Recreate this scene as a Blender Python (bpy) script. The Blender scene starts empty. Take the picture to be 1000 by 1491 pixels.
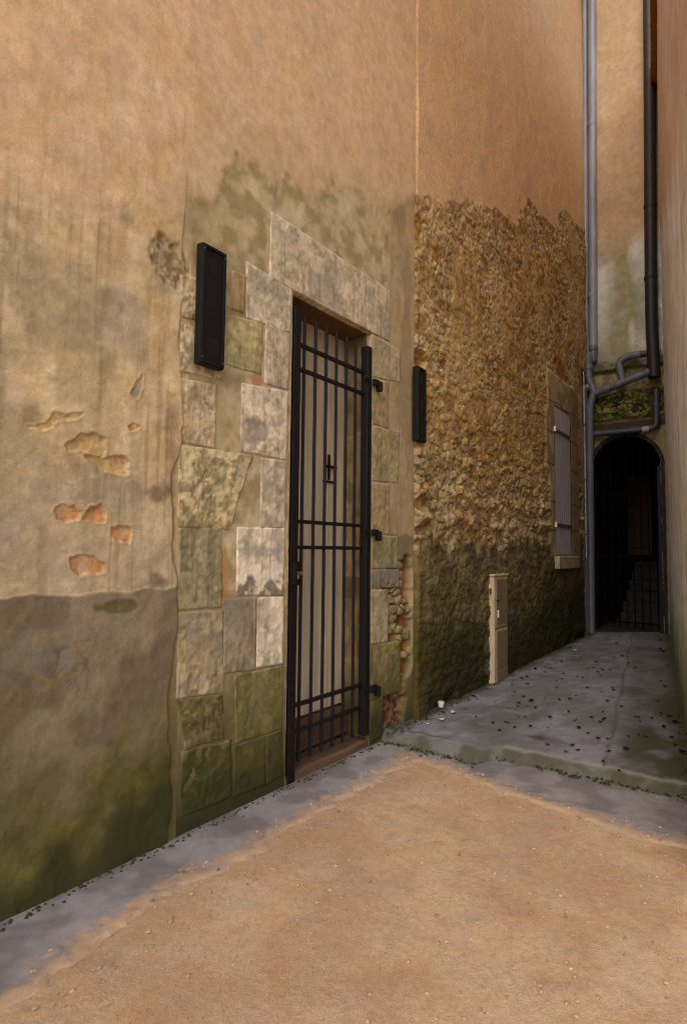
import bpy, math, random
import numpy as np
from mathutils import Vector
C = bpy.context.scene.collection
rng = random.Random(7)

# ------------------------------------------------------------------ camera
# World: X runs along the left house wall into the alley, that wall is the plane Y=0,
# the lane is at Y<0, Z is up and the apron in front of the gate is Z=0.
FPX, PITCH, ROLL, AZ = 870.0, math.radians(3.6217), math.radians(.6073), math.radians(35.865)
CAM = np.array([0, -2.3, 1.34])
_F0 = np.array([math.cos(AZ), math.sin(AZ), 0]); _R0 = np.array([math.sin(AZ), -math.cos(AZ), 0]); _Z = np.array([0, 0, 1.])
FW = _F0*math.cos(PITCH) + _Z*math.sin(PITCH); _U0 = -_F0*math.sin(PITCH) + _Z*math.cos(PITCH)
RT = _R0*math.cos(ROLL) + _U0*math.sin(ROLL); UP = -_R0*math.sin(ROLL) + _U0*math.cos(ROLL)
def ray(x, y): return FW + RT*(x-500)/FPX - UP*(y-745.5)/FPX
def W(x, y, Y=0.):                     # measured point of the photo -> (X, Z) on the house wall plane
    d = ray(x, y); p = CAM + d*(Y-CAM[1])/d[1]; return p[0], p[2]
def EX(x, y, X):                       # -> point on the plane X=const (end wall and its pipes)
    d = ray(x, y); return CAM + d*(X-CAM[0])/d[0]
def GR(x, y, z=.06):
    d = ray(x, y); return CAM + d*(z-CAM[2])/d[2]

def lin(r, g, b, k=1.0):
    f = lambda v: (v/12.92 if v <= .04045 else ((v+.055)/1.055)**2.4)
    return np.array([f(r/255), f(g/255), f(b/255)])*k

# ------------------------------------------------------------------ numpy noise
def _h(ix, iy, s):
    a = (ix.astype(np.int64)*374761393 + iy.astype(np.int64)*668265263 + s*2147483647 + 1013904223) & 0xffffffff
    a = ((a ^ (a >> 13))*1274126177) & 0xffffffff
    a = ((a ^ (a >> 15))*2246822519) & 0xffffffff
    return ((a ^ (a >> 16)) & 0xffffff)/float(0xffffff)
def vn(x, y, s=0):
    ix = np.floor(x); iy = np.floor(y); fx = x-ix; fy = y-iy
    fx = fx*fx*(3-2*fx); fy = fy*fy*(3-2*fy)
    a = _h(ix, iy, s); b = _h(ix+1, iy, s); c = _h(ix, iy+1, s); d = _h(ix+1, iy+1, s)
    return (a*(1-fx)+b*fx)*(1-fy) + (c*(1-fx)+d*fx)*fy
def fb(x, y, s=0, o=4, g=.5):
    t = 0; a = 1; n = 0
    for k in range(o):
        t = t + a*vn(x*2**k + 17.3*k, y*2**k + 9.1*k, s+k*13); n += a; a *= g
    return t/n                                   # 0..1, mean .5
def vor(x, y, s=0):
    ix = np.floor(x); iy = np.floor(y)
    f1 = np.full(x.shape, 9.); f2 = np.full(x.shape, 9.); cid = np.zeros(x.shape)
    for dx in (-1, 0, 1):
        for dy in (-1, 0, 1):
            cx = ix+dx; cy = iy+dy
            px = cx + .15+.7*_h(cx, cy, s); py = cy + .15+.7*_h(cx, cy, s+5)
            d = np.hypot(px-x, py-y); i = _h(cx, cy, s+9)
            n1 = d < f1
            f2 = np.where(n1, f1, np.minimum(f2, d)); cid = np.where(n1, i, cid); f1 = np.where(n1, d, f1)
    return f1, f2, cid
def ss(a, b, x):
    t = np.clip((x-a)/(b-a), 0, 1); return t*t*(3-2*t)
def mix(a, b, t):
    t = np.asarray(t)[..., None]; return np.asarray(a)*(1-t) + np.asarray(b)*t
def blob(X, Z, cx, cz, rx, rz, s=0, w=.5, fr=14., soft=.25):
    n = (fb(X*fr, Z*fr, s, 3)-.5)*2*w
    r = np.hypot((X-cx)/rx, (Z-cz)/rz) + n
    return 1-ss(1-soft, 1.0, r)
def pblob(X, Z, x0, y0, x1, y1, s=0, **k):          # patch measured as a box on the photo
    ax, az = W(x0, y0); bx, bz = W(x1, y1); cx, cz = W((x0+x1)/2, (y0+y1)/2)
    return blob(X, Z, cx, cz, abs(bx-ax)/2+1e-3, abs(W(x0, y0)[1]-W(x0, y1)[1])/2+1e-3, s, **k)

# ------------------------------------------------------------------ materials
def nodes(name):
    m = bpy.data.materials.new(name); m.use_nodes = True
    nt = m.node_tree; b = nt.nodes['Principled BSDF']; return m, nt, b
def mmath(nt, op, a, b=None, clamp=False):
    n = nt.nodes.new('ShaderNodeMath'); n.operation = op; n.use_clamp = clamp
    for i, v in enumerate((a, b)):
        if v is None: continue
        if isinstance(v, (int, float)): n.inputs[i].default_value = v
        else: nt.links.new(v, n.inputs[i])
    return n.outputs[0]
def noise(nt, vec, scale, detail=6, rough=.6):
    n = nt.nodes.new('ShaderNodeTexNoise'); n.inputs['Scale'].default_value = scale
    n.inputs['Detail'].default_value = detail; n.inputs['Roughness'].default_value = rough
    nt.links.new(vec, n.inputs['Vector']); return n.outputs['Fac']
def masonry(name, s1=3., s2=22., s3=90., amp=(.35, .45, .3), bump=.5, dist=.006, rough=.92, pits=.0, tint=(1, .985, .88)):
    m, nt, b = nodes(name)
    tc = nt.nodes.new('ShaderNodeTexCoord').outputs['Object']
    at = nt.nodes.new('ShaderNodeAttribute'); at.attribute_name = 'Col'
    a, c, d = noise(nt, tc, s1, 7), noise(nt, tc, s2, 7, .65), noise(nt, tc, s3, 4, .7)
    f = None
    for v, k in ((a, amp[0]), (c, amp[1]), (d, amp[2])):
        t = mmath(nt, 'ADD', mmath(nt, 'MULTIPLY', mmath(nt, 'SUBTRACT', v, .5), 2*k), 1.)
        f = t if f is None else mmath(nt, 'MULTIPLY', f, t)
    if pits:
        vo = nt.nodes.new('ShaderNodeTexVoronoi'); vo.inputs['Scale'].default_value = 48; nt.links.new(tc, vo.inputs['Vector'])
        pm = nt.nodes.new('ShaderNodeMapRange'); pm.inputs[1].default_value = .08; pm.inputs[2].default_value = .22
        pm.inputs[3].default_value = 1-pits; pm.inputs[4].default_value = 1
        nt.links.new(vo.outputs['Distance'], pm.inputs[0]); f = mmath(nt, 'MULTIPLY', f, pm.outputs[0])
    f = mmath(nt, 'MAXIMUM', f, .25)
    vm = nt.nodes.new('ShaderNodeVectorMath'); vm.operation = 'SCALE'
    nt.links.new(at.outputs['Color'], vm.inputs[0]); nt.links.new(f, vm.inputs['Scale'])
    # slight hue drift
    tm = nt.nodes.new('ShaderNodeVectorMath'); tm.operation = 'MULTIPLY'; tm.inputs[1].default_value = tint; nt.links.new(vm.outputs[0], tm.inputs[0])
    hv = nt.nodes.new('ShaderNodeHueSaturation'); nt.links.new(tm.outputs[0], hv.inputs['Color'])
    nt.links.new(mmath(nt, 'ADD', mmath(nt, 'MULTIPLY', noise(nt, tc, 7., 5), .024), .488), hv.inputs['Hue'])
    nt.links.new(mmath(nt, 'ADD', mmath(nt, 'MULTIPLY', noise(nt, tc, 5., 5), .5), .75), hv.inputs['Saturation'])
    nt.links.new(hv.outputs[0], b.inputs['Base Color'])
    b.inputs['Roughness'].default_value = rough; b.inputs['Specular IOR Level'].default_value = .25
    bp = nt.nodes.new('ShaderNodeBump'); bp.inputs['Strength'].default_value = bump; bp.inputs['Distance'].default_value = dist
    nt.links.new(mmath(nt, 'ADD', c, mmath(nt, 'MULTIPLY', d, .6)), bp.inputs['Height'])
    nt.links.new(bp.outputs[0], b.inputs['Normal'])
    return m
def paint(name, col, rough=.45, metal=0., spec=.5, nscale=14., amp=.25, col2=None, bump=.15, stretch=None):
    m, nt, b = nodes(name)
    tc = nt.nodes.new('ShaderNodeTexCoord').outputs['Object']
    if stretch:
        mp = nt.nodes.new('ShaderNodeMapping'); mp.inputs['Scale'].default_value = stretch
        nt.links.new(tc, mp.inputs['Vector']); tc = mp.outputs[0]
    n = noise(nt, tc, nscale, 6, .65)
    mx = nt.nodes.new('ShaderNodeMix'); mx.data_type = 'RGBA'
    c2 = col2 if col2 is not None else [max(0, c*(1-2*amp)) for c in col]
    mx.inputs[6].default_value = (*[min(1, c*(1+amp)) for c in col], 1); mx.inputs[7].default_value = (*c2, 1)
    r = nt.nodes.new('ShaderNodeMapRange'); r.inputs[1].default_value = .35; r.inputs[2].default_value = .72
    nt.links.new(n, r.inputs[0]); nt.links.new(r.outputs[0], mx.inputs[0])
    nt.links.new(mx.outputs[2], b.inputs['Base Color'])
    rr = nt.nodes.new('ShaderNodeMapRange'); rr.inputs[3].default_value = max(.05, rough-.1); rr.inputs[4].default_value = min(1, rough+.2)
    nt.links.new(noise(nt, tc, nscale*2.3, 4), rr.inputs[0]); nt.links.new(rr.outputs[0], b.inputs['Roughness'])
    b.inputs['Metallic'].default_value = metal; b.inputs['Specular IOR Level'].default_value = spec
    if bump:
        bp = nt.nodes.new('ShaderNodeBump'); bp.inputs['Strength'].default_value = bump; bp.inputs['Distance'].default_value = .003
        nt.links.new(noise(nt, tc, nscale*3, 5), bp.inputs['Height']); nt.links.new(bp.outputs[0], b.inputs['Normal'])
    return m
M = {}
M['plaster'] = masonry('lime_plaster', 2.6, 18., 130., (.22, .38, .44), .5, .003, .93, tint=(1, .975, .91))
M['pale'] = masonry('pale_side_render', 2., 14., 80., (.22, .3, .26), .6, .005, .93, tint=(1, 1, 1))
M['stone'] = masonry('dressed_limestone', 6., 26., 120., (.28, .38, .28), .7, .004, .9, pits=.22, tint=(1, .975, .93))
M['rubble'] = masonry('rubble_masonry', 5., 34., 120., (.3, .5, .5), .8, .007, .95, tint=(1, .95, .84))
M['endwall'] = masonry('grey_render', 2., 14., 80., (.3, .34, .26), .6, .005, .93, tint=(1, 1, .96))
M['concrete'] = masonry('worn_concrete', 2.2, 18., 120., (.24, .32, .36), .6, .004, .85, tint=(1, 1, 1))
M['sand'] = masonry('sandy_lane', 1.6, 34., 170., (.14, .30, .5), 1., .010, .95, tint=(1, 1, .95))
M['iron'] = paint('black_iron_paint', (.005, .0045, .006), .5, 0, .22, 30, .3, (.012, .007, .005), .3)
M['black'] = paint('black_casing', (.006, .0055, .006), .5, 0, .2, 8, .2, (.010, .009, .008), .1)
M['lens'] = paint('dark_disc', (.010, .008, .007), .4, 0, .25, 10, .2, None, .05)
M['pvc'] = paint('grey_pvc', lin(96, 96, 108), .42, 0, .5, 6, .12, lin(74, 74, 84), .08, (1, 1, .3))
M['pvcpale'] = paint('pale_grey_pvc', lin(138, 138, 148), .42, 0, .5, 6, .1, lin(112, 112, 120), .08, (1, 1, .3))
M['pvcdark'] = paint('dark_grey_pvc', lin(66, 64, 72), .42, 0, .5, 6, .12, lin(50, 48, 52), .08, (1, 1, .3))
M['brownpipe'] = paint('brown_painted_pipe', (.022, .014, .013), .5, 0, .4, 8, .2, None, .1)
M['red'] = paint('red_plastic', (.09, .03, .02), .6)
M['cement'] = paint('grey_cement', lin(96, 94, 84), .95, 0, .2, 16, .3, lin(58, 58, 42), .6)
M['tape'] = paint('white_tape', (.30, .29, .27), .6)
M['cream'] = paint('cream_cabinet_plastic', lin(200, 178, 142), .55, 0, .4, 7, .08, lin(172, 150, 118), .08, (1, 1, .4))
M['creamdoor'] = paint('shaded_cabinet_door', lin(128, 110, 88), .6, 0, .35, 7, .08, lin(108, 92, 72), .08, (1, 1, .4))  # cabinet front's shade put into a darker cream than the lit side
M['shutter'] = paint('grey_painted_boards', lin(166, 160, 162), .6, 0, .4, 9, .14, lin(138, 132, 134), .3, (3, 3, .25))
M['strap'] = paint('iron_strap', lin(84, 74, 72), .5, 0, .4, 20, .2, None, .2)
M['whitepaint'] = paint('chipped_white_paint', (.7, .68, .62), .5, 0, .4, 20, .1)
M['wood'] = paint('brown_door_boards', lin(150, 118, 78), .55, 0, .4, 6, .15, lin(120, 92, 56), .25, (6, 6, .35))
M['woodpale'] = paint('pale_door_boards', lin(208, 190, 160), .6, 0, .4, 6, .12, lin(180, 162, 134), .25, (6, 6, .35))  # paler board tone, with the light falling on the door mixed in
M['wooddark'] = paint('dark_step_board', lin(100, 76, 58), .7, 0, .3, 6, .2, lin(72, 52, 40), .3, (.4, 5, 5))
M['plank'] = paint('orange_brown_planks', lin(140, 90, 48), .6, 0, .4, 6, .2, lin(104, 64, 32), .25, (6, 6, .3))
M['steel'] = paint('bare_steel', (.45, .45, .46), .3, 1., .5, 20, .1)
M['plankdark'] = paint('shaded_planks', (.07, .035, .014), .7, 0, .2, 6, .2, (.04, .018, .008), .25, (6, 6, .3))
M['archiron'] = paint('dull_dark_iron', (.003, .003, .004), .8, 0, .05, 20, .2, None, .1)
M['sillstone'] = paint('sill_stone', lin(158, 146, 122), .9, 0, .2, 14, .2, lin(110, 98, 78), .5)
M['gravel'] = paint('gravel', lin(190, 160, 130), .9, 0, .2, 22, .15, lin(110, 94, 80), .3)
M['leaf'] = paint('dead_leaf', (.010, .007, .006), .8, 0, .1, 30, .4, (.022, .013, .008), .2)
M['stonebit'] = paint('pale_litter', (.55, .55, .55), .7, 0, .3, 20, .1)
M['moss'] = paint('moss_tuft', (.022, .024, .006), .95, 0, .1, 40, .4, (.05, .05, .014), .5)
M['dark'] = paint('shade_black', (.006, .0055, .005), .95, 0, .1, 5, .3, None, .3)  # near-black colour carries the shade inside the passage and the wall notch
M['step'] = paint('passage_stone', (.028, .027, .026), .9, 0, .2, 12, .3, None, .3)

# ------------------------------------------------------------------ object helpers
def tag(o, label=None, cat=None, group=None, kind=None):
    for k, v in (('label', label), ('category', cat), ('group', group), ('kind', kind)):
        if v: o[k] = v
    return o
def empty(name, loc, label, cat, group=None):
    o = bpy.data.objects.new(name, None); C.objects.link(o); o.location = loc
    o.empty_display_size = .1
    return tag(o, label, cat, group)
def link(name, me, mat, parent=None):
    o = bpy.data.objects.new(name, me); C.objects.link(o)
    if mat: me.materials.append(mat)
    if parent:
        o.parent = parent
        q = parent; off = Vector((0, 0, 0))
        while q: off += q.location; q = q.parent
        o.location = -off                      # meshes are written in world coordinates
    return o
def npmesh(name, co, faces, mat, parent=None, col=None, smooth=True):
    me = bpy.data.meshes.new(name); nf = len(faces)
    me.vertices.add(len(co)); me.vertices.foreach_set('co', np.ascontiguousarray(co, np.float32).ravel())
    me.loops.add(nf*4); me.loops.foreach_set('vertex_index', np.ascontiguousarray(faces, np.int32).ravel())
    me.polygons.add(nf); me.polygons.foreach_set('loop_start', np.arange(0, nf*4, 4, dtype=np.int32))
    try: me.polygons.foreach_set('loop_total', np.full(nf, 4, np.int32))
    except Exception: pass
    me.polygons.foreach_set('use_smooth', np.full(nf, smooth, bool))
    me.update(calc_edges=True); me.validate()
    if col is not None:
        a = me.color_attributes.new('Col', 'FLOAT_COLOR', 'POINT')
        a.data.foreach_set('color', np.concatenate([np.clip(col, 0, 1), np.ones((len(co), 1))], 1).astype(np.float32).ravel())
    return link(name, me, mat, parent)
def gridfaces(nu, nv, keep=None, flip=False):
    i, j = np.meshgrid(np.arange(nu-1), np.arange(nv-1), indexing='ij')
    if keep is not None: i, j = i[keep], j[keep]
    i = i.ravel(); j = j.ravel()
    f = np.stack([i*nv+j, (i+1)*nv+j, (i+1)*nv+j+1, i*nv+j+1], 1)
    return f[:, ::-1] if flip else f
def wallgrid(name, xs, zs, fn, mat, parent, hole=None):
    """face of the house wall: fn(X,Z) -> relief towards the lane (m), colour"""
    X, Z = np.meshgrid(xs, zs, indexing='ij'); rel, col = fn(X, Z)
    co = np.stack([X, -rel, Z], -1).reshape(-1, 3)
    keep = None
    if hole:
        xc = (X[:-1, :-1]+X[1:, 1:])/2; zc = (Z[:-1, :-1]+Z[1:, 1:])/2; keep = ~hole(xc, zc)
    return npmesh(name, co, gridfaces(len(xs), len(zs), keep), mat, parent, col.reshape(-1, 3))
def steps(*seg):                       # (start, end, step) runs joined into one coordinate list
    out = []
    for a, b, s in seg:
        n = max(1, int(round((b-a)/s))); out.append(np.linspace(a, b, n+1)[(1 if out else 0):])
    return np.concatenate(out)
class MB:
    def __init__(s): s.v = []; s.f = []
    def box(s, a, b, bev=0.):
        x0, y0, z0 = np.minimum(a, b); x1, y1, z1 = np.maximum(a, b); n = len(s.v)
        if bev <= 0:
            s.v += [(x, y, z) for x in (x0, x1) for y in (y0, y1) for z in (z0, z1)]
            s.f += [[n+k for k in q] for q in ((0, 1, 3, 2), (4, 6, 7, 5), (0, 4, 5, 1), (2, 3, 7, 6), (0, 2, 6, 4), (1, 5, 7, 3))]
        else:
            import bmesh
            bm = bmesh.new(); bmesh.ops.create_cube(bm, size=1)
            for v in bm.verts: v.co = Vector(((x0+x1)/2+v.co.x*(x1-x0), (y0+y1)/2+v.co.y*(y1-y0), (z0+z1)/2+v.co.z*(z1-z0)))
            bmesh.ops.bevel(bm, geom=bm.edges[:], offset=bev, segments=2, profile=.5, affect='EDGES')
            bm.verts.index_update()
            s.v += [tuple(v.co) for v in bm.verts]; s.f += [[n+v.index for v in f.verts] for f in bm.faces]; bm.free()
        return s
    def tube(s, pts, r, seg=16, cap=True):
        P = [np.array(p, float) for p in pts]; n0 = len(s.v)
        rr = r if hasattr(r, '__len__') else [r]*len(P)
        t = P[1]-P[0]; t /= np.linalg.norm(t)
        a = np.cross(t, [0, 0, 1.]); a = np.cross(t, [1., 0, 0]) if np.linalg.norm(a) < .1 else a; a /= np.linalg.norm(a)
        for i, p in enumerate(P):
            t = P[min(i+1, len(P)-1)]-P[max(i-1, 0)]; t = t/np.linalg.norm(t)
            a = a-t*(a@t); a /= np.linalg.norm(a); b = np.cross(t, a)
            for k in range(seg):
                w = 2*math.pi*k/seg; s.v.append(tuple(p+rr[i]*(a*math.cos(w)+b*math.sin(w))))
        for i in range(len(P)-1):
            for k in range(seg):
                q = n0+i*seg; k2 = (k+1) % seg; s.f.append([q+k, q+k2, q+seg+k2, q+seg+k])
        if cap:
            s.f.append([n0+k for k in range(seg)][::-1]); s.f.append([n0+(len(P)-1)*seg+k for k in range(seg)])
        return s
    def prism(s, poly, h, axis=1):
        """closed outline extruded; poly of 3-D points, h the offset vector"""
        n = len(s.v); k = len(poly); h = np.array(h, float)
        s.v += [tuple(p) for p in poly] + [tuple(np.array(p, float)+h) for p in poly]
        s.f.append(list(range(n, n+k))); s.f.append(list(range(n+k, n+2*k))[::-1])
        for i in range(k): j = (i+1) % k; s.f.append([n+i, n+k+i, n+k+j, n+j])
        return s
    def build(s, name, mat, parent=None, smooth=False, bevel=0.):
        import bmesh
        me = bpy.data.meshes.new(name); me.from_pydata(s.v, [], s.f)
        bm = bmesh.new(); bm.from_mesh(me); bmesh.ops.recalc_face_normals(bm, faces=bm.faces[:]); bm.to_mesh(me); bm.free()
        if smooth:
            me.polygons.foreach_set('use_smooth', np.full(len(me.polygons), True, bool))
            try: me.set_sharp_from_angle(angle=math.radians(40))
            except Exception: pass
        o = link(name, me, mat, parent)
        if bevel:
            b = o.modifiers.new('bevel', 'BEVEL'); b.width = bevel; b.segments = 2; b.limit_method = 'ANGLE'
        return o
def bend(pts, rad=.09, n=6):           # round the corners of a poly-line
    P = [np.array(p, float) for p in pts]; out = [P[0]]
    for i in range(1, len(P)-1):
        a, b, c = P[i-1], P[i], P[i+1]; u = a-b; v = c-b; lu, lv = np.linalg.norm(u), np.linalg.norm(v)
        k = min(rad, lu*.48, lv*.48); p0 = b+u/lu*k; p1 = b+v/lv*k
        for j in range(n+1):
            t = j/n; out.append(p0*(1-t)**2+b*2*t*(1-t)+p1*t*t)
    out.append(P[-1]); return out

# ------------------------------------------------------------------ colours (albedo)
K = 1.0
PLA = lin(206, 178, 136)*K; PLP = lin(222, 198, 160)*K; PLG = lin(172, 156, 128)*K; PLO = lin(204, 168, 116)*K
DADO = lin(138, 124, 102)*K; DADB = lin(118, 104, 86)*K
OCH = lin(218, 182, 145)*K
MOSS = lin(94, 88, 42)*K; MOSD = lin(50, 50, 24)*K
BRICK = lin(206, 156, 106)*K; YEL = lin(210, 178, 122)*K
def ochre(X, Z, off=0.):               # old ochre limewash surviving on the upper storeys
    h = Z-(2.66+.41*(X-1.0))-off
    return ss(-.03, .05, h+(fb(X*2.2, Z*2.2, 77, 6, .62)-.5)*.9)*(.55+.45*ss(-.2, .6, h))

# ------------------------------------------------------------------ the stone house on the left
house = empty('stone_house', (2.5, 0, 0), 'old stone house with peeling plaster, rubble masonry and a barred doorway', 'house')
DX0, DX1, DZ1 = 2.625, 3.495, 2.885

LOSS = [  # outline on the photo, colour, depth
    ([(92, 649), (102, 640), (116, 632), (136, 632), (153, 637), (151, 652), (148, 666), (129, 659), (112, 657), (95, 657)], YEL, .008),
    ([(119, 664), (146, 666), (177, 664), (185, 673), (184, 691), (167, 691), (143, 683), (131, 674)], YEL, .009),
    ([(73, 746), (85, 737), (105, 736), (112, 744), (111, 757), (97, 761), (84, 758)], BRICK, .009),
    ([(117, 751), (129, 739), (146, 734), (150, 747), (149, 760), (132, 760), (118, 756)], BRICK, .009),
    ([(160, 769), (170, 766), (189, 767), (190, 777), (185, 791), (167, 789), (158, 779)], BRICK, .009),
    ([(99, 813), (112, 808), (136, 810), (139, 816), (150, 822), (150, 833), (136, 837), (112, 837), (102, 828)], BRICK, .010),
    ([(71, 605), (76, 600), (92, 606), (117, 602), (108, 611), (80, 613), (72, 622), (58, 627), (40, 622), (62, 617)], YEL, .004),
    ([(184, 621), (191, 617), (201, 621), (196, 628), (186, 627)], YEL, .005),
    ([(186, 575), (193, 556), (204, 546), (204, 560), (196, 580)], PLG, .003)]
def polysd(X, Z, pts):                  # signed distance to an outline, negative inside
    d = np.full(X.shape, 1e9); ins = np.zeros(X.shape, bool); n = len(pts)
    for i in range(n):
        (ax, az), (bx, bz) = pts[i], pts[(i+1) % n]
        t = np.clip(((X-ax)*(bx-ax)+(Z-az)*(bz-az))/((bx-ax)**2+(bz-az)**2+1e-12), 0, 1)
        d = np.minimum(d, np.hypot(X-ax-t*(bx-ax), Z-az-t*(bz-az)))
        c = (az > Z) != (bz > Z); ins ^= c & (X < (bx-ax)*(Z-az)/(bz-az+1e-12)+ax)
    return np.where(ins, -d, d)
def plaster_fn(X, Z):
    n1 = fb(X*3.1, Z*3.1, 1, 5); n2 = fb(X*9, Z*9, 2, 5); n3 = fb(X*30, Z*30, 3, 4)
    rel = .017 + (n1-.5)*.022 + (n2-.5)*.008 + (n3-.5)*.003
    col = mix(PLA, PLP, ss(.5, .7, n2)*.8); col = mix(col, PLG, ss(.5, .68, fb(X*4, Z*5, 4, 5))*.75)
    col = mix(col, PLO, ss(.48, .7, fb(X*2.4+3, Z*2.4, 6, 5))*.7)
    col = mix(col, lin(172, 158, 138), ss(1.9, 1.25, Z)*.55)
    # rain streaks
    st = fb(X*22, Z*1.6, 9, 4); col = col*(1-.16*ss(.5, .75, st)[..., None]); col = col*(1-.22*ss(.6, .68, fb(X*48, Z*1.1, 10, 4))*ss(.42, .58, fb(X*2.5, Z*1.2, 11, 3)))[..., None]; col = mix(col, lin(214, 196, 164), ss(.64, .70, fb(X*26, Z*30, 12, 5, .65))*.35)
    # brown blotches near the stone edge
    for b in ((200, 688, 262, 742, .75), (236, 560, 258, 700, .5), (206, 832, 236, 868, .8), (20, 586, 60, 640, .5), (86, 640, 120, 700, .25)):
        k = pblob(X, Z, *b[:4], 21, w=.8, soft=.8); col = mix(col, lin(112, 90, 70), k*b[4])
    for b in ((0, 530, 40, 600, .7), (0, 400, 12, 470, .8), (40, 390, 130, 420, .5), (120, 440, 190, 520, .4), (70, 540, 110, 580, .4), (214, 760, 240, 790, .6)):
        k = pblob(X, Z, *b[:4], 23, w=.8, soft=.9); col = mix(col, lin(222, 196, 164), k*b[4])
    # grey-green cast
    col = mix(col, lin(158, 146, 112), ss(.54, .74, fb(X*3+9, Z*3, 14, 4))*.35)
    # cement dado
    top = 1.155 + (fb(X*9, Z*0, 31, 3)-.5)*.03
    d = ss(top+.006, top-.006, Z)
    dc = mix(DADO, DADB, ss(.42, .62, fb(X*5, Z*5, 33, 5)))
    dc = mix(dc, lin(128, 122, 110), pblob(X, Z, -20, 905, 130, 1000, 35, w=.7, soft=.8)*.7)
    dc = mix(dc, lin(132, 116, 78), (pblob(X, Z, 28, 925, 122, 1000, 36, w=.45, soft=.12)-pblob(X, Z, 36, 932, 112, 990, 36, w=.45, soft=.12)).clip(0, 1)*.7)
    dc = mix(dc, lin(92, 84, 48), pblob(X, Z, 128, 872, 206, 897, 37, w=.5, soft=.3)*.8)
    dc = mix(dc, lin(140, 132, 110), ss(.7, .76, fb(X*40, Z*40, 38, 3))*.3)
    mo = ss(.86, .22, Z+(fb(X*4, Z*4, 41, 5)-.5)*.6)
    dc = mix(dc, lin(100, 94, 56), mo*.85)
    mo2 = ss(.56, .12, Z+(fb(X*6, Z*6, 42, 5)-.5)*.7-.16*ss(1.2, 1.8, X)); dc = mix(dc, mix(MOSS, lin(112, 104, 52), ss(.45, .62, fb(X*12, Z*10, 44, 5))), mo2*.9)
    mo3 = ss(.30, .0, Z+(fb(X*7, Z*7, 43, 5)-.5)*.4-.22*ss(1.35, 1.8, X)); dc = mix(dc, MOSD, mo3*.85)
    col = mix(col, dc, d); rel = rel + .005*d
    rel = rel - .003*pblob(X, Z, 128, 872, 206, 897, 37, w=.5, soft=.3)
    # losses of plaster down to brick
    for i, (pts, c, dep) in enumerate(LOSS):
        sd = polysd(X, Z, [W(*p) for p in pts])+(fb(X*34, Z*34, 50+i, 4)-.5)*.022
        k = ss(.002, -.002, sd); n = fb(X*50, Z*50, 60+i, 3)
        cc = mix(c*.82, c*1.15, n); cc = mix(cc, lin(176, 118, 84), ss(.6, .74, fb(X*30, Z*45, 64+i, 3))*.5*(c[0] > .5)); cc = mix(cc, lin(206, 190, 160), ss(.6, .7, fb(X*24+4, Z*24, 66+i, 3))*.5)
        col = mix(col, cc, k); rel = rel - dep*1.2*k + (n-.5)*.006*k
        rim = ss(.018, .0, sd)*(1-k); col = mix(col, lin(182, 160, 122), rim*.5); rel = rel+rim*.002
    cr = 1-np.abs(2*fb(X*2.1+4, Z*2.3, 80, 5)-1); ck = ss(.990, .999, cr)*ss(.5, .6, fb(X*1.7, Z*1.7, 81, 3)); col = col*(1-.35*ck)[..., None]
    # crumbling edge against the dressed stone
    ex = 1.822 + .012*np.sin(Z*7) + (fb(Z*6, Z*0+2, 71, 4)-.5)*.07
    u = ochre(X, Z); e = ss(-.012, .004, X-ex)*(1-u); rel = rel*(1-e) + .006*e
    gap = np.exp(-((X-ex)/.012)**2)*(1-u)
    col = mix(col, lin(96, 78, 56), gap*(.2+.7*ss(.4, .6, fb(Z*5, Z*0+7, 79, 4)))*ss(3.0, 1.4, Z))
    col = mix(col, lin(196, 168, 128), e*.6)
    col = mix(col, lin(90, 84, 44), e*ss(1.2, .4, Z)*.8)
    # broken patch at the top by the black box
    k = pblob(X, Z, 214, 340, 282, 428, 73, w=.4, fr=20, soft=.3)
    col = mix(col, mix(lin(176, 156, 118), lin(118, 104, 78), ss(.4, .6, fb(X*40, Z*40, 74, 3))), k*.85); rel = rel - .012*k*(.4+fb(X*26, Z*26, 75, 3))
    col = mix(col, OCH*(.93+.14*n2[..., None]), u*.92)
    return rel, col
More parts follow.
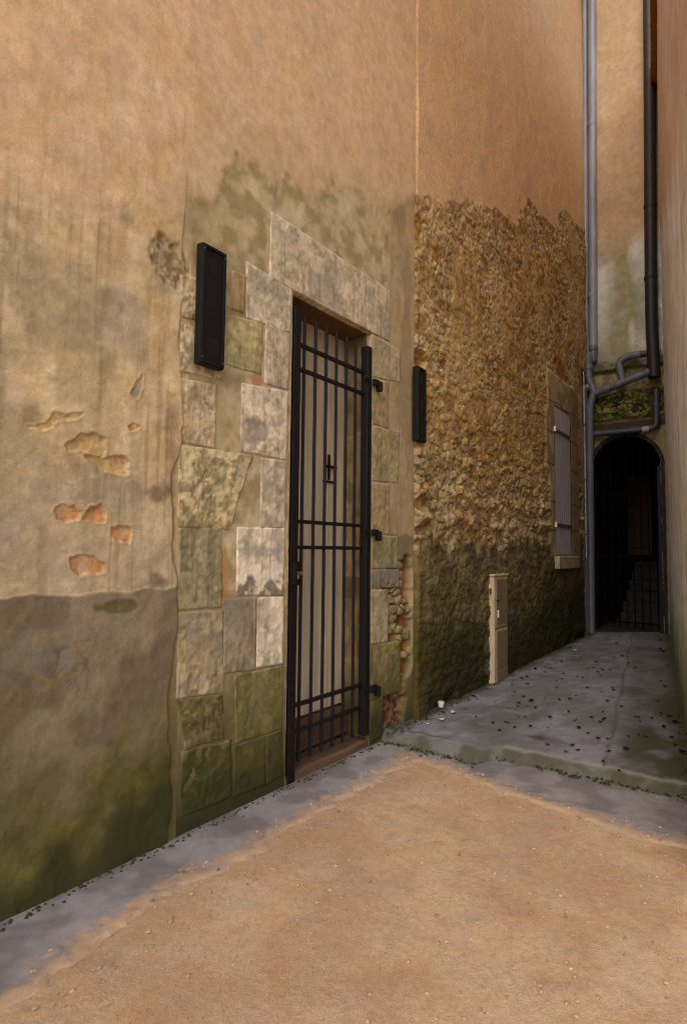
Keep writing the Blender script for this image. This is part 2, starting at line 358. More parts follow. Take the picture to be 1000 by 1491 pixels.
# mortar bed and plain plaster round the doorway
def jamb_fn(X, Z):
    n1 = fb(X*4, Z*4, 101, 5); n2 = fb(X*14, Z*14, 102, 4); n3 = fb(X*45, Z*45, 103, 3)
    rel = .0085+(n1-.5)*.004+(n2-.5)*.003+(n3-.5)*.002; u = ochre(X, Z, .25)
    col = mix(lin(192, 170, 134), lin(160, 142, 106), ss(.4, .62, n2)); col = mix(col, lin(206, 190, 156), ss(.55, .7, fb(X*6, Z*6, 119, 5))*.6)
    col = mix(col, lin(140, 130, 82), ss(.46, .62, fb(X*5, Z*3, 104, 4))*ss(2.3, 2.0, X)*.4*(1-u))      # green cast
    col = mix(col, lin(178, 136, 86), pblob(X, Z, 318, 765, 331, 905, 105, w=.5, soft=.3)*.9)     # orange mortar seam
    col = mix(col, lin(186, 130, 86), pblob(X, Z, 362, 546, 384, 562, 106, w=.4, soft=.3))
    col = mix(col, lin(120, 104, 82), ss(1.15, .8, Z)*.6)
    # smooth tan plaster strip between jamb and rubble
    p = ss(3.70, 3.74, X)*(1-u); pl = mix(lin(180, 156, 122), lin(160, 136, 104), ss(.42, .62, fb(X*9, Z*2, 107, 4)))
    pl = mix(pl, lin(160, 146, 112), ss(.5, .66, fb(X*7, Z*7, 108, 4))*.6)
    bz = W(590, 779)[1] + (fb(X*12, Z*0, 109, 3)-.5)*.05
    low = ss(bz+.008, bz-.008, Z)*p
    col = mix(col, pl, p*(1-low)); rel = rel + p*(1-low)*.002
    col = mix(col, mix(lin(150, 134, 104), lin(120, 106, 80), n2), low)
    # cavity with orange earth mortar and exposed stones
    cav = np.maximum(pblob(X, Z, 558, 800, 616, 905, 110, w=.35, fr=12, soft=.2), pblob(X, Z, 566, 850, 612, 992, 111, w=.3, fr=12, soft=.2))
    f1, f2, cid = vor(X*11+fb(X*8, Z*8, 112, 2), Z*15, 113); st = ss(.05, .22, f2-f1)*(cid > .45)
    cc = mix(lin(158, 106, 60), lin(104, 74, 46), ss(.4, .65, n2)); cc = mix(cc, mix(lin(176, 160, 122), lin(128, 116, 84), cid), st)
    cav = cav*ss(3.56, 3.6, X)*ss(4.095, 4.05, X)
    col = mix(col, cc, cav); rel = rel - cav*.055 + cav*st*(.03+.03*cid) + cav*(n2-.5)*.02
    lip = (np.maximum(pblob(X, Z, 560, 800, 618, 906, 110, w=.35, fr=12, soft=.1), pblob(X, Z, 566, 854, 614, 992, 111, w=.3, fr=12, soft=.1))-cav).clip(0, 1)*ss(3.7, 3.8, X)
    col = mix(col, lin(170, 160, 132), lip*.45*ss(3.9, 3.96, X)); rel = rel+lip*.003
    f = pblob(X, Z, 546, 988, 594, 1076, 115, w=.45, fr=14, soft=.2)
    cc = mix(lin(150, 104, 74), lin(74, 52, 38), ss(.4, .6, fb(X*40, Z*40, 116, 3)))
    col = mix(col, cc, f); rel = rel-f*.05+f*(fb(X*24, Z*24, 117, 3)-.5)*.06
    m = ss(.80, .22, Z+(fb(X*6, Z*6, 118, 4)-.5)*.5)*(1-f*.8)*(1-cav*.8)
    col = mix(col, MOSS*.85, m*.9); col = mix(col, MOSD, ss(.28, .04, Z+(n1-.5)*.3)*(1-f)*.9)
    col = mix(col, OCH*(.93+.14*n2[..., None]), u*.9); rel = rel + u*.010
    return rel, col
xs = steps((-3, .5, .1), (.5, .84, .02), (.84, 1.876, .0055)); zs = steps((-.06, .1, .02), (.1, 1.1, .009), (1.1, 2.1, .005), (2.1, 2.9, .0085), (2.9, 5.4, .03), (5.4, 6.25, .2))
def plaster_full(X, Z):
    r, c = plaster_fn(X, Z); rj, cj = jamb_fn(np.maximum(X, 1.75), Z)
    t = ss(1.80, 1.862, X)*ss(-.2, .3, Z-2.75); t = np.maximum(t, ss(1.865, 1.874, X)); return r*(1-t)+rj*t, mix(c, cj, t)
wallgrid('plaster_wall', xs, zs, plaster_full, M['plaster'], house)

door_hole = lambda x, z: (x > DX0) & (x < DX1) & (z < DZ1)
xs = steps((1.87, 2.625, .0121), (2.625, 3.495, .03), (3.495, 4.10, .0121)); zs = steps((-.06, 2.885, .0119), (2.885, 3.9, .016), (3.9, 6.25, .04))
wallgrid('jamb_wall', xs, zs, jamb_fn, M['plaster'], house, door_hole)

def block(name, quad, tint, seed, prod=.012, green=.3, grey=0., rough=1., edge=.0045, thick=.03, warp=.0045, dark=None, grow=.0095):
    """dressed stone: quad of wall points (tl, tr, br, bl); front face bulges from a worn rim"""
    q = [np.array(p, float) for p in quad]
    for i, (a, b) in enumerate(((-1, 1), (1, 1), (1, -1), (-1, -1))): q[i] = q[i]+np.array([a*grow*(0 if abs(q[i][0]-DX0) < .03 and a > 0 else 1), b*grow])
    w = max(np.hypot(*(q[1]-q[0])), np.hypot(*(q[2]-q[3]))); h = max(np.hypot(*(q[3]-q[0])), np.hypot(*(q[2]-q[1])))
    nu = max(8, int(w/.009)); nv = max(8, int(h/.009))
    U, V = np.meshgrid(np.linspace(0, 1, nu), np.linspace(0, 1, nv), indexing='ij')
    b = lambda i: q[0][i]*(1-U)*(1-V)+q[1][i]*U*(1-V)+q[2][i]*U*V+q[3][i]*(1-U)*V
    X, Z = b(0), b(1)
    du = np.minimum(U, 1-U)*w; dv = np.minimum(V, 1-V)*h
    rim = 1-ss(0, .03, np.minimum(du, dv))
    X = X+(fb(X*16, Z*16, seed, 3)-.5)*warp*2*rim; Z = Z+(fb(X*16+7, Z*16, seed+1, 3)-.5)*warp*2*rim
    d = np.minimum(du, dv)+(fb(X*20, Z*20, seed+2, 3)-.5)*.012
    n1 = fb(X*7, Z*7, seed+3, 4); n2 = fb(X*22, Z*22, seed+4, 4); n3 = fb(X*60, Z*60, seed+5, 3)
    rel = prod*ss(-.002, edge, d)+((n1-.5)*.006+(n2-.5)*.005+(n3-.5)*.005)*rough*ss(0, .02, d)
    edgev = (np.minimum(du, dv) <= 1e-6); rel = np.where(edgev, -thick, rel)
    t = np.array(tint)*1.08
    col = mix(t*.84, t*1.12, n1); col = mix(col, t*.62, ss(.54, .66, fb(X*34, Z*34, seed+11, 4))*.7*rough); col = col*(1-.26*ss(.5, .66, fb(X*11, Z*9, seed+13, 5))*.7)[..., None]; col = mix(col, t*1.25, ss(.6, .7, fb(X*28, Z*28, seed+12, 4))*.5)
    col = mix(col, lin(150, 136, 100), ss(.52, .66, n2)*.5*rough)
    col = mix(col, lin(150, 146, 92), ss(.5, .66, fb(X*5, Z*5, seed+6, 4))*green*.3)
    col = mix(col, lin(134, 128, 116), ss(.5, .66, fb(X*6, Z*6, seed+8, 4))*grey)
    col = col*(1-.25*ss(.58, .66, fb(X*42, Z*3, seed+16, 4)))[..., None]
    if dark is not None: col = mix(col, lin(112, 100, 92), ss(.1, -.1, (Z-dark)/.1)*ss(.46, .6, n2)*.8)
    col = mix(col, lin(226, 208, 178), (ss(.0, .008, d)-ss(.008, .018, d)).clip(0, 1)*.12*ss(.5, .62, fb(X*9, Z*9, seed+14, 3)))
    col = mix(col, t*.55, (1-ss(.0, .006, d))*.45*ss(.4, .55, fb(X*7, Z*7, seed+15, 3)))           # worn pale arris
    m = ss(.66, .18, Z+(fb(X*6, Z*6, 118, 4)-.5)*.45); col = mix(col, MOSS*.85, m*.8)
    col = mix(col, MOSD, ss(.36, .06, Z+(n1-.5)*.3)*.8)
    u = ochre(X, Z, .35); col = mix(col, OCH, u*.75)
    co = np.stack([X, -rel, Z], -1).reshape(-1, 3)
    return npmesh(name, co, gridfaces(nu, nv, None, True), M['stone'], house, col.reshape(-1, 3))
def pq(*p): return [W(*a) for a in p]
L1, L2, L3 = lin(222, 206, 178), lin(232, 218, 194), lin(176, 158, 118)
# doorway stones, left side, top to bottom
block('jamb_stone', pq((357, 380), (424.5, 424), (422, 486), (357, 463)), L1, 300, green=.8, grey=.4)
block('jamb_stone', pq((330, 459), (380, 470), (378, 545), (327, 531)), lin(198, 182, 132), 301, green=.9)
block('jamb_stone', pq((385, 465), (422, 487), (419, 569), (383, 558)), lin(204, 188, 160), 302, green=.4, grey=.5)
block('jamb_stone', pq((350, 558), (419, 571), (416.5, 670), (348, 657)), L1, 303, green=.7, grey=.7)
block('jamb_stone', pq((378, 667), (416.5, 671), (414.5, 769), (377, 769)), lin(208, 194, 170), 304, green=.3, grey=.5)
block('jamb_stone', pq((343.5, 768), (414.5, 769.5), (412.5, 867), (342, 866)), L2, 305, green=.1, grey=.5, rough=.7, dark=W(380, 838)[1])
block('jamb_stone', pq((373, 870), (412.5, 868.5), (411, 966), (371, 972)), L2, 306, green=.25, grey=.4, rough=.8)
block('jamb_stone', pq((324, 872), (371, 870), (370, 976), (323, 980)), lin(160, 144, 122), 307, green=.1, grey=.7)
block('jamb_stone', pq((339, 984), (411, 968), (410.5, 1060), (342, 1082)), lin(112, 104, 62), 308, green=.8)
block('jamb_stone', pq((386, 1070), (410.5, 1062), (410, 1128), (386, 1142)), lin(78, 76, 42), 309, green=.8)
block('jamb_stone', pq((338, 1086), (384, 1072), (384, 1142), (338, 1160)), lin(80, 76, 44), 310, green=.8)
# quoin stones against the plaster
block('quoin_stone', pq((262, 400), (300, 410), (294, 470), (263, 462)), lin(206, 180, 144), 320, rough=1.6, warp=.009)
block('quoin_stone', pq((262, 470), (288, 480), (322, 552), (260, 540)), lin(210, 184, 146), 321, rough=1.6, warp=.009)
block('quoin_stone', pq((259, 551), (313, 560), (311, 653), (258, 643)), lin(212, 188, 152), 322, green=.1, rough=1.2)
block('quoin_stone', pq((258, 648), (366, 664), (330, 772), (258, 766)), lin(204, 186, 144), 323, green=.4, rough=1.9, warp=.012)
block('quoin_stone', pq((259, 770), (321, 768), (321, 884), (257, 888)), lin(160, 150, 118), 324, green=.6, rough=1.4, warp=.009)
block('quoin_stone', pq((257, 892), (322, 889), (324, 1008), (256, 1016)), lin(178, 160, 126), 325, green=.5, grey=.5, rough=1.5, warp=.009)
block('quoin_stone', pq((256, 1020), (322, 1011), (324, 1075), (268, 1090)), lin(100, 90, 52), 326, green=.6, rough=1.6, warp=.009)
block('quoin_stone', pq((262, 1094), (334, 1078), (334, 1160), (262, 1190)), lin(72, 70, 36), 327, green=.6, rough=1.4, warp=.009)
# upper stones beside the lintel
block('quoin_stone', pq((336, 395), (355, 402), (352, 455), (333, 450)), lin(176, 148, 108), 328, green=.2, rough=.6, prod=.018)
# right side of the doorway
block('jamb_stone', pq((540, 488), (581, 511), (580, 556), (540.5, 549)), lin(184, 164, 130), 340, green=.1, grey=.4, rough=.7)
block('jamb_stone', pq((540.5, 551), (564, 556), (564, 625), (540.5, 617)), lin(166, 146, 110), 341, green=.3)
block('jamb_stone', pq((540.5, 620), (579, 629), (578, 703), (540, 700)), lin(164, 148, 110), 342, green=.5, grey=.3)
block('jamb_stone', pq((540, 703), (565, 705), (565, 778), (540, 778)), lin(164, 142, 104), 343, green=.3)
block('jamb_stone', pq((539, 781), (577, 781), (577, 827), (539, 828)), lin(152, 144, 106), 344, green=.5)
block('jamb_stone', pq((539, 830), (579, 829), (579, 855), (539, 857)), lin(126, 112, 94), 345, green=.1, grey=1.)
block('jamb_stone', pq((538.5, 860), (563, 858), (563, 934), (538.5, 938)), lin(168, 156, 124), 346, green=.5)
block('jamb_stone', pq((538.5, 941), (580, 934), (581, 1006), (538, 1020)), lin(132, 120, 78), 347, green=.7)
block('jamb_stone', pq((538, 1022), (556, 1014), (552, 1070), (538, 1082)), lin(112, 102, 62), 348, green=.7)
# lintel
LZ0, LZ1 = DZ1, 3.275
block('lintel', [(2.43, LZ1), (3.724, LZ1+.005), (3.724, LZ0+.008), (2.43, LZ0)], lin(206, 188, 158), 360, green=.05, grey=.5, rough=.8, thick=.03)
# underside and sides of the opening
def sheet(name, fnP, u, v, colf, mat, parent, flip=False):
    U, V = np.meshgrid(u, v, indexing='ij'); P = fnP(U, V); col = colf(U, V)
    return npmesh(name, P.reshape(-1, 3), gridfaces(len(u), len(v), None, flip), mat, parent, col.reshape(-1, 3))
def reveal_col(U, V):
    n = fb(U*20, V*8, 370, 4); c = mix(lin(170, 148, 116), lin(132, 118, 88), ss(.4, .62, n))
    for z in (2.62, 2.17, 1.66, 1.16, .98, .56): c = mix(c, lin(206, 190, 160), np.exp(-((V-z+.01*np.sin(U*40))/.008)**2)*.6)
    c = mix(c, lin(104, 86, 72), ss(1.16, 1.14, V)*ss(.97, .99, V)*.7)
    c = mix(c, MOSS, ss(.6, .2, V+(n-.5)*.4)*.8); return c
sheet('door_reveal', lambda U, V: np.stack([DX1+.055*U/.27+(fb(U*30, V*9, 372, 3)-.5)*.008, U, V], -1), steps((-.012, .27, .014)), steps((-.02, 2.9, .02)), reveal_col, M['stone'], house)
sheet('door_reveal', lambda U, V: np.stack([DX0-.03*U/.27+(fb(U*30, V*9, 373, 3)-.5)*.008, U, V], -1), steps((-.012, .27, .014)), steps((-.02, 2.9, .02)), reveal_col, M['stone'], house, True)
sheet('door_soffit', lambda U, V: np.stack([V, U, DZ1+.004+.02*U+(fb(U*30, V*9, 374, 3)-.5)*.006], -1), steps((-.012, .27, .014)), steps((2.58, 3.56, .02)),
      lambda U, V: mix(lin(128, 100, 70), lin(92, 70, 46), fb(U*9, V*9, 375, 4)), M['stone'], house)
# inner door: boards, ledge, latch, step
dr = MB(); xw = [2.52, 2.74, 2.93, 3.075, 3.215, 3.345, 3.46, 3.60]
door = MB().box((2.5, .30, .16), (3.62, .33, 2.98)).build('door', M['wood'], house)
for i in range(7):
    MB().box((xw[i]+.003, .268, .24), (xw[i+1]-.003, .298, 2.94), .004).build('board', M['wood' if i < 2 else 'woodpale'], door)
hx, hz = W(478, 680, .26)
MB().box((hx-.004, .250, hz-.09), (hx+.012, .266, hz+.09), .003).box((hx-.05, .235, hz-.008), (hx+.075, .252, hz+.010), .003).box((hx-.06, .250, hz-.11), (hx+.07, .266, hz-.098), .003).build('latch', M['iron'], door)
MB().box((2.5, .19, .05), (3.6, .262, .232), .012).build('door_step', M['wooddark'], house)
MB().box((2.55, -.005, -.03), (3.53, .19, .045), .012).build('door_sill', M['wooddark'], house)

# rubble masonry
SX0, SX1, SZ0, SZ1 = 7.69, 8.44, 1.30, 3.23         # shuttered opening
def rubble_fn(X, Z):
    n1 = fb(X*2.2, Z*2.2, 201, 5); n2 = fb(X*8, Z*8, 202, 5); n3 = fb(X*30, Z*30, 203, 4)
    wx = X*8.5+(fb(X*7, Z*7, 204, 4)-.5)*1.5; wz = Z*15+(fb(X*5+5, Z*5, 205, 4)-.5)*2.0
    f1, f2, cid = vor(wx, wz, 206)
    g1, g2, gid = vor(wx*2.1+3, wz*1.9, 207)
    n4 = fb(X*70, Z*70, 240, 3); st = ss(.05, .15, f2-f1+(n3-.5)*.16)*ss(.26, .30, cid); sm = ss(.05, .3, g2-g1)*ss(.45, .55, gid)
    rg = 1-np.abs(2*fb(X*13, Z*17, 230, 4)-1); rel = .012+(n1-.5)*.045+(n2-.5)*.014+st*(.002+.020*((cid*7.3) % 1))*(.35+.65*ss(3.8, 2.2, Z))+st*.006+sm*.007*(1-st)+(n3-.5)*.011+(n4-.5)*.008+(rg-.7)*.004
    mort = mix(lin(192, 158, 104), lin(154, 120, 72), ss(.38, .62, n2)); mort = mix(mort, lin(198, 170, 122), ss(.5, .7, n1)*.7)
    hue = (cid*13.7) % 1
    stc = mix(lin(204, 180, 136), lin(166, 136, 92), hue); stc = mix(stc, lin(206, 196, 174), (ss(.72, .9, hue))*.8)
    stc = mix(stc, lin(184, 104, 52), ss(.93, .97, (cid*31.1) % 1)*.7)
    stc = mix(stc, lin(176, 164, 140), ss(2.6, 1.7, Z)*.55); mort = mix(mort, lin(136, 116, 84), ss(2.4, 1.6, Z)*.5); col = mix(mort, stc, st*.75); col = col*(.78+.44*n4)[..., None]*(1-.45*ss(.16, .05, f2-f1)*ss(.26, .3, cid)*ss(.4, .55, n3))[..., None]; col = col*(1-.35*ss(.46, .34, n3)-.15*ss(.46, .34, rg))[..., None]; col = mix(col, lin(200, 184, 150), ss(.66, .76, fb(X*26, Z*36, 231, 3))*.5); col = mix(col, lin(198, 176, 132), sm*(1-st)*ss(.8, 1., (gid*5) % 1)*.8)
    # earth mortar smeared over the stones in places
    sme = ss(.46, .58, fb(X*1.6+2, Z*1.3, 208, 5))*ss(1.9, 2.6, Z); rel = rel*(1-.35*sme)+sme*.014; col = mix(col, mort, sme*.6)
    col = mix(col, lin(150, 104, 58), ss(.55, .75, fb(X*2, Z*1.2, 209, 4))*.35)
    # proud courses of bigger pale stones above the old render
    for zc, k in ((1.62, .05), (1.83, .03), (2.15, .02)):
        e = np.exp(-((Z-zc-(fb(X*2, Z*0, 210, 3)-.5)*.12)/.05)**2); rel = rel+e*k*ss(.4, .55, fb(X*4, Z*0+zc, 211, 3)); col = mix(col, lin(182, 162, 124), e*.4*st)
    # remains of grey render below
    top = 1.43+(fb(X*3, Z*0, 212, 4)-.5)*.36+(n2-.5)*.2
    lo = ss(top+.05, top-.07, Z)
    lr = .038+(n1-.5)*.03+(n2-.5)*.026+(n3-.5)*.008+st*.010
    rel = rel*(1-lo)+lr*lo
    lc = mix(lin(118, 106, 78), lin(88, 78, 54), ss(.4, .62, n2)); lc = mix(lc, lin(136, 122, 92), ss(.55, .7, fb(X*14, Z*14, 213, 3))*.5)
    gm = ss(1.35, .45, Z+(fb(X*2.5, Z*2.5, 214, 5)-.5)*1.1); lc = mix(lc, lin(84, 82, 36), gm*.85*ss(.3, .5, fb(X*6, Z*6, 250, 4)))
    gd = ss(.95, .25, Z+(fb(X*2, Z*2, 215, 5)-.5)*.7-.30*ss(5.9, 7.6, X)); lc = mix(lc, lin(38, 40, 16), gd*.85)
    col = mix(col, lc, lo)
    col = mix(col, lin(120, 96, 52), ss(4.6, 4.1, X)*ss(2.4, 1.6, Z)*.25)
    # alley shade painted into the wall colour, deeper towards the far end
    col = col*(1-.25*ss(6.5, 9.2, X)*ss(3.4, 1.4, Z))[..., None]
    # broken foot
    ft = ss(.22, .10, Z+(fb(X*5, Z*5, 216, 3)-.5)*.2)*ss(.5, .62, fb(X*2.6, Z*0, 217, 3)); rel = rel-ft*.04; col = mix(col, lin(58, 42, 26), ft*.7)
    # stone surround of the shuttered opening, brick above it
    wl = 7.36+.12*ss(.48, .52, vn(Z*2.2, Z*0, 218))+(n2-.5)*.03
    s = ss(wl-.015, wl+.015, X)*ss(SX1+.42, SX1+.38, X)*ss(3.66, 3.62, Z)*ss(1.25, 1.3, Z)
    jc = mix(lin(176, 158, 128), lin(146, 128, 100), ss(.38, .62, n2)); jc = mix(jc, lin(116, 98, 56), ss(SX1-.05, SX1+.1, X)*.7)
    for z in (3.26, 2.86, 2.45, 1.98, 1.62): jc = mix(jc, lin(66, 50, 34), np.exp(-((Z-z-.01*np.sin(X*9))/.012)**2)*.8)
    rel = rel*(1-s)+(.05+(n2-.5)*.008)*s; col = mix(col, jc, s)
    b = blob(X, Z, 7.98, 3.80, .30, .22, 219, .4, 6, .3); bc = mix(lin(176, 98, 46), lin(120, 72, 38), n2); col = mix(col, bc, b*.85); rel = rel+.006*b
    # upper storeys keep their ochre render
    u = ss(-.015, .02, Z-(2.96+.41*(X-1))+(fb(X*1.3, Z*2.6, 220, 6, .6)-.5)*.7)
    col = mix(col, mix(OCH*.93, OCH*1.06, n2), u*.95); rel = rel*(1-u)+u*(.022+(n1-.5)*.02+(n2-.5)*.006)
    # hollow above the far black box
    k = pblob(X, Z, 592, 508, 622, 538, 221, w=.4, fr=14, soft=.3); rel = rel-.05*k*ss(4.0, 4.12, X); col = mix(col, lin(150, 108, 56), k*.5)
    e = ss(4.135, 4.105, X); rel = rel*(1-e)+.009*e
    return rel, col
shut_hole = lambda x, z: ((x > SX0) & (x < SX1) & (z > SZ0) & (z < SZ1)) | ((x > 9.06+.02*np.sin(z*9)) & (z < 4.10))
xs = steps((4.094, 6.6, .0105), (6.6, 9.62, .015)); zs = steps((-.06, 3.4, .0098), (3.4, 6.8, .014), (6.8, 11, .08))
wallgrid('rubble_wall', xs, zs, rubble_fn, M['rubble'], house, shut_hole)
# shutter
sh = MB().box((SX0-.01, -.020, SZ0-.01), (SX1+.01, .03, SZ1+.01)).build('shutter', M['shutter'], house)
nb = 8
for i in range(nb):
    a = SX0+.005+(SX1-SX0-.01)*i/nb; b = SX0+.005+(SX1-SX0-.01)*(i+1)/nb
    MB().box((a+.004, -.044, SZ0+.005), (b-.004, -.021, SZ1-.005), .004).build('board', M['shutter'], sh)
for z in (W(802, 626)[1], W(802, 764)[1]):
    st = MB().box((SX0-.03, -.056, z-.022), (SX1-.05, -.0445, z+.022), .004).build('strap_hinge', M['strap'], sh)
    MB().tube([(SX0-.02, -.062, z-.030), (SX0-.02, -.062, z+.035)], .016, 10).build('hinge_pin', M['whitepaint'], sh, True)
MB().box((7.66, -.105, 1.125), (8.60, .02, 1.285), .012).build('window_sill', M['sillstone'], house)
# house roof, back and gable so that it is a building
MB().box((-3.0, .34, -.05), (4.1, 6.0, 6.25)).build('house_body', M['dark'], house)
MB().box((4.101, .17, -.05), (9.66, 6.0, 10.98)).build('house_body', M['dark'], house)
sheet('wall_end', lambda U, V: np.stack([9.068+.02*np.sin(V*9)+(fb(U*9, V*9, 260, 3)-.5)*.03, U, V], -1), steps((-.05, .18, .02)), steps((-.06, 4.12, .03)), lambda U, V: mix(lin(120, 104, 76), lin(60, 50, 36), fb(U*9, V*6, 261, 4)), M['rubble'], house)
MB().box((9.05, -.03, 4.085), (9.63, .18, 4.13), .008).build('lintel_slab', M['sillstone'], house)
MB().box((4.095, -.018, 6.2), (4.1, .2, 10.98)).build('gable_edge', M['creamdoor'], house)
MB().prism([(-3.2, -.12, 6.27), (-3.2, 6.2, 6.27), (-3.2, 3.0, 7.8)], (7.28, 0, 0)).build('roof', M['plank'], house)
MB().prism([(4.11, -.12, 11.0), (4.11, 6.2, 11.0), (4.11, 3.0, 12.6)], (5.6, 0, 0)).build('roof', M['plank'], house)

# ------------------------------------------------------------------ iron gate in the doorway
gate = empty('iron_gate', (3.05, 0, .05), 'tall narrow black iron bar gate closed across the stone doorway', 'gate')
for i in range(6):
    x = 2.779+.1109*i
    MB().tube([(x, .02, .09), (x, .02, 2.777)], .0105, 10).build('bar', M['iron'], gate, True)
for z in (2.587, 2.436, 1.507, 1.352, .423, .271):
    MB().box((2.685, .008, z-.0115), (3.44, .032, z+.0115), .002).build('rail', M['iron'], gate)
MB().box((2.650, -.012, -.01), (2.712, .038, 2.797), .004).build('stile', M['iron'], gate)
MB().box((3.425, -.022, .085), (3.478, .036, 2.775), .004).build('post', M['iron'], gate)
for x, y in ((545, 558), (543, 777), (541, 1005)):
    hx_, hz = W(x, y, -.03)
    h = MB().box((3.479, -.045, hz-.018), (3.545, -.024, hz+.030), .003).box((3.535, -.062, hz-.05), (3.562, -.022, hz+.018), .004).build('hinge', M['iron'], gate)
    MB().box((3.37, -.036, hz+.0), (3.424, -.023, hz+.028), .003).build('hinge_strap', M['iron'], gate)
lk = MB().box((2.655, -.030, 1.13), (2.707, -.0125, 1.27), .004).build('lock_box', M['iron'], gate)
MB().tube([(2.695, -.031, 1.20), (2.695, -.052, 1.20)], .012, 12).box((2.685, -.036, 1.165), (2.703, -.0305, 1.19), .002).build('lock_cylinder', M['steel'], lk, True)

# ------------------------------------------------------------------ black wall boxes
def wallbox(x0, x1, z0, z1, label):
    t = empty('wall_box', ((x0+x1)/2, -.03, z0), label, 'wall box', 'black boxes on the house wall')
    MB().box((x0, -.070, z0), (x1, -.028, z1), .004).build('housing', M['black'], t)
    fr = MB()
    fr.box((x0+.004, -.078, z0+.004), (x0+.02, -.0705, z1-.004), .002).box((x1-.02, -.078, z0+.004), (x1-.004, -.0705, z1-.004), .002)
    fr.box((x0+.021, -.078, z0+.004), (x1-.021, -.0705, z0+.02), .002).box((x0+.021, -.078, z1-.02), (x1-.021, -.0705, z1-.004), .002)
    fr.build('front_frame', M['black'], t)
    r = (x1-x0)*.30
    for k in range(3):
        zc = z0+(z1-z0)*(k+.5)/3; xc = (x0+x1)/2
        d = MB(); n = 28
        d.tube([(xc, -.0701, zc), (xc, -.0708, zc)], [r, r*.99], n)
        d.build('disc', M['lens'], t, True)
    for xx in (x0+.012, x1-.012):
        for zz in (z0+.03, z1-.03): MB().tube([(xx, -.0781, zz), (xx, -.0805, zz)], [.005, .0035], 8).build('screw', M['strap'], t, True)
    MB().box(((x0+x1)/2-.03, -.028, z0+.1), ((x0+x1)/2+.03, .0, z1-.1)).build('bracket', M['iron'], t)
    return t
wallbox(1.884, 2.042, 2.237, 2.84, 'long black wall box beside the doorway, hung on the edge of the tan plaster')
wallbox(4.046, 4.190, 2.195, 2.785, 'smaller looking black wall box at the edge of the rough ochre rubble')

# ------------------------------------------------------------------ ground
def gz(X, Y): return .06+np.clip((X-4)/5.6, 0, 2)*(.075+.07*np.clip(-Y, 0, 2))
def slab_fn(U, V):
    X, Y = U, V; n1 = fb(X*1.5, Y*3, 401, 5); n2 = fb(X*7, Y*9, 402, 5)
    z = gz(X, Y)+(n1-.5)*.018+(fb(X*14, Y*14, 403, 3)-.5)*.004
    fe = 3.76+.18*ss(-.72, -.80, Y)+.10*(fb(Y*7, Y*0, 404, 5, .6)-.5)        # worn front edge
    z = z-.066*ss(fe+.03, fe-.19, X)
    jy = -.67-(9.0-X)*.150                                               # joint along the alley
    j = np.exp(-((Y-jy-.01*np.sin(X*5)-.02*(fb(X*6, Y*0, 409, 4)-.5))/.010)**2); z = z-.012*j
    return X, Y, z, n1, n2, j, fe
def slab_P(U, V): X, Y, z, *_ = slab_fn(U, V); return np.stack([X, Y, z], -1)
def slab_C(U, V):
    X, Y, z, n1, n2, j, fe = slab_fn(U, V)
    c = mix(lin(124, 121, 127), lin(104, 101, 106), ss(.4, .62, n2)); c = mix(c, lin(104, 102, 98), ss(.45, .65, n1)*.5)
    c = mix(c, lin(138, 136, 144), ss(.5, .75, fb(X*2, Y*3, 405, 6, .65))*.5); c = c*(.86+.28*fb(X*60, Y*60, 410, 3))[..., None]
    right = ss(.05, -.15, Y-(-.67-(9.0-X)*.150)); c = mix(c, lin(86, 84, 78), right*.6)
    c = mix(c, lin(78, 76, 58), ss(.5, .66, fb(X*2.2, Y*4, 406, 5))*(.35+.4*right))
    g = ss(.42, .6, fb(X*3.3, Y*4, 407, 4))*ss(-1.35, -1.55, Y)*ss(6.4, 5.4, X); c = mix(c, lin(62, 62, 34), g*.85)
    c = mix(c, lin(48, 46, 34), j*.55)
    c = mix(c, lin(48, 46, 26), ss(-.16, -.02, Y+(n2-.5)*.12)*.8)                                   # dirt along the house
    c = mix(c, lin(58, 58, 36), ss(.14, .02, Y+1.74-.15*(X-5.02)+(n2-.5)*.1)*.8)
    r = ss(fe+.015, fe-.03, X); c = mix(c, mix(lin(104, 102, 94), lin(78, 76, 60), ss(.35, .65, n2)), r*.9)
    c = mix(c, lin(44, 44, 24), np.exp(-((X-fe-.03)/.014)**2)*.7*ss(-.6, -.3, Y)); c = mix(c, lin(150, 146, 130), np.exp(-((X-fe+.02)/.016)**2)*.5*ss(-.75, -.85, Y))
    ck = ss(.988, .998, 1-np.abs(2*fb(X*1.3+2, Y*2.2, 411, 5)-1))*ss(.48, .58, fb(X*1.1, Y*1.4, 412, 3)); c = c*(1-.45*ck)[..., None]
    c = mix(c, lin(62, 48, 44), blob(X, Y, 4.18, -.93, .07, .10, 408, .5, 8, .6)*.7)
    return c*1.08
o = sheet('alley_pavement', slab_P, steps((3.52, 5.2, .014), (5.2, 9.7, .025)), steps((-2.6, .03, .016)), slab_C, M['concrete'], None, True); tag(o, kind='structure')
def apron_C(U, V):
    n = fb(U*6, V*6, 421, 5); c = mix(lin(140, 134, 134), lin(118, 112, 112), ss(.4, .6, n)); c = mix(c, lin(96, 84, 78), ss(-.10, .02, V+(n-.5)*.1)*.6)
    c = mix(c, lin(70, 68, 46), ss(-.03, .02, V)*.6)
    e = apron_e(U, V); g = ss(.13, .0, e+(fb(U*40, V*40, 426, 4)-.5)*.22); return mix(c*.95, lin(178, 146, 114), g*.85)
